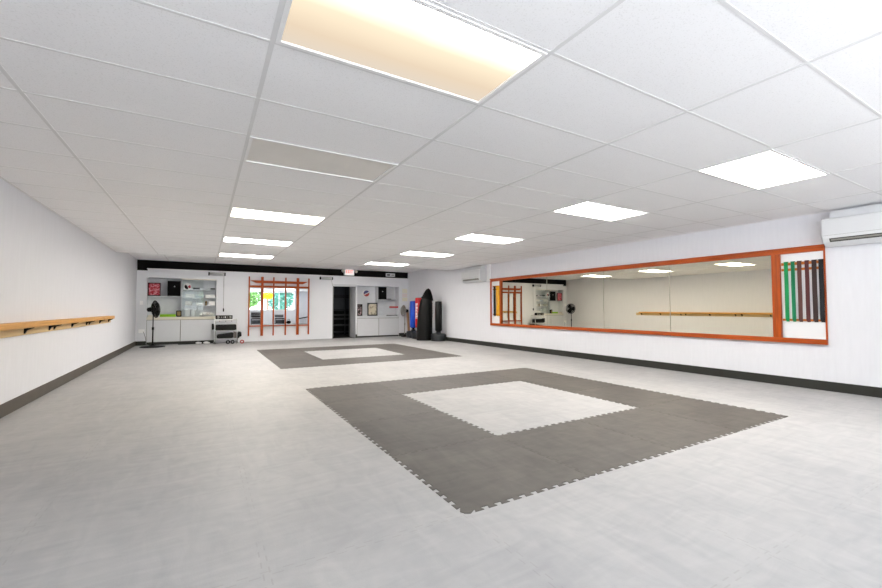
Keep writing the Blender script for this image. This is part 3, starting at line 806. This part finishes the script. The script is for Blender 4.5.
# ------------------------------------------------------------------ dark storage behind the doorway
t = thing('storage_rack', 'dark storage rack with grey rails inside the doorway', 'rack', (4.35, 14.9, 0))
m_ = MB()
for x in (3.72, 4.28, 4.84, 5.30): m_.box(x, 14.75, 0, x + .05, 14.80, 2.2)
for z in (.12, 1.02, 1.62, 2.15): m_.box(3.72, 14.75, z, 5.35, 14.80, z + .05)
obj('frame', m_, M_dkp, t)
for a, b in ((3.78, 4.27), (4.34, 4.83), (4.90, 5.29)):
    for z0, z1 in ((1.09, 1.58), (1.69, 2.12)): obj('panel', MB().box(a, 14.78, z0, b, 14.80, z1, .004), mat('dark_blue_panel', '262b33', .5, noise=.1), t)
for z in (.40, .66, .82): obj('rail', MB().box(3.74, 14.60, z, 5.35, 14.66, z + .07, .005), M_dks, t)

# ------------------------------------------------------------------ fans
def pedestal_fan(x, y, hz, ax, R_, label, base_r, blade_m, grille_m=None, pole_m=None):
    t = thing('pedestal_fan', label, 'fan', (x, y, 0), 'pedestal fans')
    obj('base', MB().lathe([(base_r, 0), (base_r, .012), (base_r * .9, .028), (.10, .045), (.045, .07), (.03, .10)], x, y, 36), M_black, t)
    obj('pole', MB().tube([(x, y, .08), (x, y, hz * .50), (x, y, hz * .50)], .019, 14).tube([(x, y, hz * .5 - .05), (x, y, hz * .5 + .03)], .028, 14).tube([(x, y, hz * .5), (x, y, hz - .06)], .013, 14), pole_m or M_black, t)
    ax = Vector(ax).normalized()
    c0 = Vector((x, y, hz))
    obj('motor', MB().tube([c0 - ax * .16, c0 - ax * .14, c0 - ax * .04, c0 + ax * .0], [.03, .062, .07, .05], 18).tube([(x, y, hz - .1), c0 - ax * .05], .022, 10), M_black, t)
    c = c0 + ax * .06
    g = MB()
    for q, rr, off in ((0, R_, 0), (1, R_ * .80, .042), (1, R_ * .5, .052), (-1, R_ * .80, -.042), (-1, R_ * .5, -.05)):
        g.torus(c + ax * off, ax, rr, .005 if rr < R_ else .009, 36, 6)
    a = ax.orthogonal().normalized(); b = ax.cross(a)
    for k in range(48):
        d = a * math.cos(2 * PI * k / 48) + b * math.sin(2 * PI * k / 48)
        for s_ in (1, -1): g.tube([c + d * R_, c + d * R_ * .8 + ax * .042 * s_, c + d * R_ * .5 + ax * .052 * s_, c + d * .04 + ax * .052 * s_], .0038, 4, False)
    g.tube([c + ax * .050, c + ax * .058], .05, 20)
    obj('grille', g, grille_m or M_black, t)
    for k in range(3):
        m_ = MB(); t0 = 2 * PI * k / 3 + .3
        rows = []
        for i in range(7):
            rr = .04 + (R_ * .88 - .04) * i / 6
            wv = (.35 + .55 * math.sin(PI * (.15 + .75 * i / 6)))
            row = []
            for j in range(5):
                th = t0 + wv * (j / 4 - .5) * 1.5; off = (j / 4 - .5) * .04
                row.append(c + (a * math.cos(th) + b * math.sin(th)) * rr + ax * off)
            rows.append(row)
        vs = [[m_.bm.verts.new(p + ax * dz) for p in row] for dz in (0, .003) for row in rows]
        for base in (0, 7):
            for i in range(6):
                for j in range(4): m_.bm.faces.new((vs[base + i][j], vs[base + i][j + 1], vs[base + i + 1][j + 1], vs[base + i + 1][j])).smooth = True
        for i in range(6):
            for j in (0, 4): m_.bm.faces.new((vs[i][j], vs[i + 1][j], vs[7 + i + 1][j], vs[7 + i][j]))
        obj('blade', m_, blade_m, t)
    obj('hub', MB().tube([c - ax * .03, c + ax * .02], [.04, .03], 16), blade_m, t)
    return t
pedestal_fan(-1.556, 12.45, 1.10, (.965, -.26, .08), .25, 'black pedestal fan in front of the left-hand cupboard', .31, M_black)
pedestal_fan(6.66, 12.72, 1.03, (-1, .02, .05), .22, 'grey-faced pedestal fan beside the blue punching bag', .15, M_gm, mat('grey_wire', '8c8a84', .5), mat('pale_pole', 'a9a79c', .5))

# ------------------------------------------------------------------ punching bags
def bag(x, y, z0, z1, rad, vinyl, label, base_m=M_rubberg, rb=.265, stripe=None):
    t = thing('punching_bag', label, 'punching bag', (x, y, 0), 'free-standing punching bags')
    obj('base', MB().lathe([(rb * .97, 0), (rb, .02), (rb, .20), (rb * .96, .235), (rb * .8, .255), (.10, .268), (.085, .29), (.075, .32)], x, y, 40), base_m, t)
    obj('neck', MB().lathe([(.045, .22), (.045, .34), (.085, z0 - .02), (.085, z0 + .02)], x, y, 20), M_black, t)
    obj('cushion', MB().lathe([(0, z0), (rad * .8, z0), (rad, z0 + .03), (rad * 1.01, (z0 + z1) / 2), (rad, z1 - .025), (rad * .86, z1), (0, z1 + .004)], x, y, 32), vinyl, t)
    if stripe:
        m_ = MB(); a0, a1, zz0, zz1 = stripe
        n_ = 10; k = 0; z = zz0
        while z < zz1:
            h = .035 + .02 * ((k * 7) % 3)
            A0 = a0 + (a1 - a0) * (.1 * (k % 3)); A1 = a1 - (a1 - a0) * (.1 * ((k + 1) % 2))
            pts = [(x + (rad * 1.025) * math.cos(A0 + (A1 - A0) * i / n_), y + (rad * 1.025) * math.sin(A0 + (A1 - A0) * i / n_)) for i in range(n_ + 1)]
            pts += [(x + (rad * .9) * math.cos(A0 + (A1 - A0) * i / n_), y + (rad * .9) * math.sin(A0 + (A1 - A0) * i / n_)) for i in range(n_, -1, -1)]
            m_.prism(pts, 2, z, z + h); z += h + .02; k += 1
        obj('white_lettering', m_, M_ledge, t)
    return t
bag(6.735, 12.10, .385, 1.405, .128, M_blue, 'blue free-standing punching bag with a dark base')
bag(6.69, 11.54, .40, 1.52, .135, M_red, 'red punching bag with white marks behind the tall covered dummy', stripe=(PI * .95, PI * 1.25, .75, 1.28))
bag(6.775, 10.20, .335, 1.365, .120, M_blackl, 'black free-standing punching bag nearest the right wall baseboard')
# tall covered dummy: a tapering bullet of vinyl, leaning slightly, with a drooping hood
t = thing('training_dummy', 'tall black covered training dummy between red and black bags', 'training dummy', (6.5, 10.70, 0))
rt = Vector((.865, -.502, 0)); fw = Vector((.502, .865, 0))
prof = [(0, .28, -.01), (.04, .285, -.01), (.3, .275, -.012), (.6, .268, -.005), (.9, .255, .008), (1.15, .235, .025), (1.35, .212, .045), (1.48, .188, .07), (1.60, .155, .09), (1.70, .118, .105), (1.78, .075, .115), (1.815, .03, .12)]
m_ = MB(); n_ = 40; prev = None
for z, rr, off in prof:
    row = []
    for k in range(n_):
        th = 2 * PI * k / n_
        fold = 1 + .018 * math.cos(th * 9 + z * 1.2)
        p = Vector((6.5, 10.70, z)) + rt * (off + rr * fold * math.cos(th)) + fw * (.8 * rr * fold * math.sin(th))
        row.append(m_.bm.verts.new(p))
    if prev:
        for k in range(n_): m_.bm.faces.new((prev[k], prev[(k + 1) % n_], row[(k + 1) % n_], row[k])).smooth = True
    else: m_.bm.faces.new(row[::-1])
    prev = row
m_.bm.faces.new(prev)
obj('cover', m_, M_blackl, t)
m_ = MB(); prev = None
for z, rr, off in ((1.44, .215, .082), (1.47, .212, .083), (1.56, .182, .09), (1.66, .143, .102), (1.75, .100, .113), (1.80, .062, .12), (1.83, .015, .122)):
    row = [m_.bm.verts.new(Vector((6.5, 10.70, z - (.05 * math.cos(2 * PI * k / 32) if z < 1.5 else 0))) + rt * (off + rr * math.cos(2 * PI * k / 32)) + fw * (.82 * rr * math.sin(2 * PI * k / 32))) for k in range(32)]
    if prev:
        for k in range(32): m_.bm.faces.new((prev[k], prev[(k + 1) % 32], row[(k + 1) % 32], row[k])).smooth = True
    prev = row
m_.bm.faces.new(prev)
obj('hood', m_, M_blackm, t)
for off in (-.16, .02, .17):
    m_ = MB(); m_.tube([Vector((6.5, 10.70, z)) + rt * (off * (rr / .28) + .0) - fw * (.8 * math.sqrt(max(rr * rr - (off * rr / .28) ** 2, 0)) + .003) for z, rr, o_ in prof[:8]], .006, 6)
    obj('seam', m_, M_black, t)
# white panel with black lettering behind the black bag
t = thing('wall_banner', 'white wall panel with vertical dark marks behind the black punching bag', 'banner', (XR, 10.8, .38))
obj('panel', MB().box(XR - .05, 10.40, .38, XR, 11.19, 1.43, .006), M_white, t)
m_ = MB(); z = .80; k = 0
while z < 1.38:
    h = .03 + .012 * (k % 3); m_.box(XR - .053, 11.03 + .015 * (k % 2), z, XR - .05, 11.12 - .012 * ((k + 1) % 3), z + h); z += h + .018; k += 1
obj('dark_lettering', m_, M_black, t)
# tan board leaning in the corner
m_ = MB(); m_.prism([(12.93, 0), (12.97, 0), (13.16, 1.0), (13.12, 1.0)], 0, 6.93, 7.02)
tag(obj('wooden_board', m_, M_tan, None, (6.98, 12.95, 0)), 'narrow tan board leaning in the right back corner beside the fan', 'board')

# ------------------------------------------------------------------ equipment cart
M_cart = mat('cart_wire_grey', 'd6d7d7', .4)
cx0, cx1, cy0, cy1 = .03, .66, 12.62, 12.92
t = thing('equipment_cart', 'white wire equipment cart against the back wall, left of the rack', 'cart', ((cx0 + cx1) / 2, 12.77, 0))
for x in (cx0, cx1):
    for y in (cy0, cy1): obj('post', MB().tube([(x, y, .07), (x, y, .80)], .010, 10), M_cart, t)
for z in (.17, .425, .785):
    m_ = MB()
    th_ = .045 if z > .6 else .018
    m_.box(cx0, cy0 - .008, z - th_, cx1, cy0 + .008, z, .003).box(cx0, cy1 - .008, z - th_, cx1, cy1 + .008, z, .003).box(cx0 - .008, cy0, z - th_, cx0 + .008, cy1, z, .003).box(cx1 - .008, cy0, z - th_, cx1 + .008, cy1, z, .003)
    for k in range(1, 16): m_.tube([(cx0 + (cx1 - cx0) * k / 16, cy0, z - .006), (cx0 + (cx1 - cx0) * k / 16, cy1, z - .006)], .004, 5)
    sh = obj('shelf', m_, M_cart, t)
    for k in range(3):
        if z > .6: obj('stud', MB().ball((cx0 + .13 + k * .17, cy0 - .010, z - .065), .014, 1), [mat('stud_red', 'a03a3a', .5), M_black, M_gm][k], sh)
for x in (cx0, cx1):
    for y in (cy0, cy1):
        w_ = obj('caster', MB().torus((x, y, .035), (0, 1, 0), .024, .011, 18, 8).box(x - .012, y - .014, .04, x + .012, y + .014, .08), M_gm, t)
def pad(x0, x1, z0, h0, h1, m, label):
    o = MB(); o.prism([(x0, z0), (x1, z0), (x1, z0 + h1), (x0, z0 + h0)], 1, cy0 + .03, cy1 - .03)
    bmesh.ops.bevel(o.bm, geom=list(o.bm.edges), offset=.018, segments=2, affect='EDGES')
    return tag(obj('kick_pad', o, m, None, ((x0 + x1) / 2, 12.77, z0)), label, 'kick pad', 'kick pads on the cart')
pad(.055, .645, .4255, .185, .185, M_blackl, 'long black kick pad on the middle shelf of the cart')
pad(.09, .56, .1705, .12, .185, M_blackl, 'wedge-shaped black kick pad at the left of the lowest cart shelf')
o = MB(); o.prism([(.57, .1705), (.63, .1705), (.63, .365), (.57, .375)], 1, cy0 + .03, cy1 - .03)
tag(obj('kick_pad', o, mat('grey_vinyl', '6d6660', .5), None, (.6, 12.77, .1705)), 'grey strap-like pad upright between two black pads on the cart', 'kick pad', 'kick pads on the cart')
o = MB(); o.prism([(.70, .20), (.80, .22), (.79, .36), (.70, .38)], 1, cy0 + .03, cy1 - .03)
bmesh.ops.bevel(o.bm, geom=list(o.bm.edges), offset=.012, segments=2, affect='EDGES')
o.box(.635, cy0 + .05, .1705, .72, cy1 - .05, .35, .01)
tag(obj('kick_pad', o, M_blackl, None, (.7, 12.77, .1705)), 'black kick pad sticking out at the right end of the cart', 'kick pad', 'kick pads on the cart')
t = thing('portable_stereo', 'grey and black portable stereo on top of the equipment cart', 'stereo', (.30, 12.75, .7855))
obj('body', MB().box(.05, 12.68, .7855, .53, 12.82, .905, .012), M_black, t)
for x in (.12, .46): obj('speaker_cone', MB().tube([(x, 12.678, .845), (x, 12.672, .845)], .042, 20), M_slat, t)
for k in range(4): obj('button', MB().box(.195 + k * .055, 12.672, .825, .225 + k * .055, 12.682, .87, .002), M_slat if k != 2 else M_white, t)
tag(obj('kick_pad', MB().box(-.05, 12.68, .45, .005, 12.86, .64, .012).box(.0, 12.7, .47, .017, 12.84, .6), M_blackl, None, (-.02, 12.77, .45)), 'small black pad hooked on the left side of the cart', 'kick pad', 'kick pads on the cart')
for x, y, m, lb in ((.40, 12.50, M_black, 'black ring weight on the floor below the cart, the left of two'), (.53, 12.50, M_black, 'black ring weight on the floor below the cart, the right of two'), (.80, 12.44, mat('red_rubber', 'a3332f', .45), 'red ring weight on the floor right of the cart')):
    tag(obj('ring_weight', MB().torus((x, y, .062), (.1, 1, 0), .044, .018, 24, 10), m, None, (x, y, 0)), lb, 'weight', 'ring weights by the cart')
tag(obj('ring_weight', MB().torus((.70, 12.97, .20), (0, 1, .1), .055, .012, 24, 8).box(.69, 12.96, 0, .71, 12.98, .15), M_gm, None, (.7, 12.97, 0)), 'grey ring on a short stand behind the cart', 'ring')
for k, (x, y, s_) in enumerate(((-.20, 12.86, 1.0), (-.42, 12.90, .85))):
    o = MB().ball((x, y, .040), .075 * s_, 2, (1.1, .7, .52)).ball((x + .06, y + .01, .034), .05 * s_, 2, (1.1, .8, .6))
    tag(obj('white_shoe', o, M_cloth, None, (x, y, 0)), ('larger' if k == 0 else 'smaller') + ' white shoe on the floor left of the cart', 'shoe', 'white shoes beside the cart')
tag(obj('power_cord', MB().tube([(-.95, 13.02, .012), (-.7, 12.98, .012), (-.5, 13.04, .012), (-.35, 12.98, .012), (-.12, 13.05, .012), (.05, 13.0, .012)], .012, 8), M_black, None, (-.4, 13, 0)), 'black power cord on the floor along the left cupboard', 'cord')
tag(obj('power_cord', MB().tube([(-1.86, YB - .01, .42), (-1.80, YB - .06, .25), (-1.76, 13.05, .04), (-1.70, 13.06, .012), (-1.66, 13.04, .012)], .006, 6), M_gm, None, (-1.7, 13, 0)), 'thin cord hanging from the corner outlet to the left fan', 'cord')

# ------------------------------------------------------------------ front of the room, seen in the back mirror only
def bench(x0, x1, zt, label, n_s):
    y0 = YF + .10
    t = thing('waiting_chair', label, 'chair', ((x0 + x1) / 2, y0 + .25, 0))
    m_ = MB()
    for k in range(n_s): m_.box(x0, y0 + .02, .50 + k * (zt - .5) / n_s, x1, y0 + .05, .50 + (k + .72) * (zt - .5) / n_s, .004)
    obj('backrest', m_, M_black, t)
    obj('seat', MB().box(x0, y0 + .05, .38, x1, y0 + .50, .44, .01), M_black, t)
    obj('modesty_panel', MB().box(x0, y0 + .46, .05, x1, y0 + .48, .30, .004), M_dkp, t)
    for x in (x0 + .02, x1 - .02):
        for y in (y0 + .03, y0 + .47): obj('leg', MB().box(x - .015, y - .015, 0, x + .015, y + .015, .40), M_black, t)
bench(2.62, 3.25, .88, 'black slatted waiting chair under the front window, seen in the back mirror', 3)
bench(4.20, 4.80, .70, 'lower black waiting chair under the front window, seen in the back mirror', 2)
tag(obj('gym_bag', MB().ball((5.12, YF + .45, .12), .13, 3, (1.3, 1, .9)).torus((5.12, YF + .45, .26), (0, 1, 0), .08, .012, 20, 6), M_blackm, None, (5.12, YF + .45, 0)), 'small black bag on the floor near the front window', 'bag')
t = thing('low_bench', 'low black sloping bench against the front wall, seen in the back mirror', 'bench', (6.15, YF + .3, 0))
m_ = MB(); m_.prism([(5.85, .34), (6.5, .46), (6.5, .53), (5.85, .41)], 1, YF + .15, YF + .45)
obj('top', m_, M_black, t)
for x, h in ((5.90, .35), (6.45, .45)): obj('leg', MB().box(x - .02, YF + .2, 0, x + .02, YF + .4, h), M_white, t)

# outside
struct('ground_outside', MB().box(-1, -15, -.25, 12, -8, -.12), M_concrete)
def shrub(x, y, rx, rz, zc, m, label, trunk=True):
    t = thing('leafy_tree', label, 'tree', (x, y, -.12), 'trees outside the front window')
    if trunk: obj('trunk', MB().tube([(x, y, -.12), (x + .05, y, zc * .6), (x, y, zc)], [.10, .08, .05], 10), M_bark, t)
    m_ = MB()
    for k in range(1500):
        while True:
            p = Vector((random.uniform(-1, 1), random.uniform(-1, 1), random.uniform(-1, 1)))
            if .25 < p.length < 1: break
        q = Vector((x + p.x * rx, y + p.y * rx * .8, zc + p.z * rz)); a = Vector((random.gauss(0, 1), random.gauss(0, 1), random.gauss(0, 1))).normalized(); b = a.orthogonal().normalized(); s_ = random.uniform(.08, .19)
        m_.quad(q - a * s_, q - b * s_ * .6, q + a * s_, q + b * s_ * .6)
    obj('foliage', m_, m, t); return t
shrub(3.2, -13.2, 1.25, 1.3, 2.5, M_leaf[0], 'mid green tree at the left of the mirrored window')
shrub(6.0, -12.5, 1.2, 1.5, 2.2, M_leaf[1], 'bluish green tree in the middle of the mirrored window')
shrub(8.2, -11.5, 1.1, 1.4, 2.2, M_leaf[0], 'darker green tree right of the middle of the mirrored window')
shrub(9.7, -13.0, .9, 1.4, 2.4, M_leaf[2], 'pale green tree at the right of the mirrored window')
shrub(4.36, -9.0, .40, .2, 2.2, M_leaf[3], 'yellow-leaved small tree in front of the green ones')
shrub(.6, -12.5, 1.2, 1.2, 2.4, M_leaf[2], 'pale green tree at the far left outside the front windows')
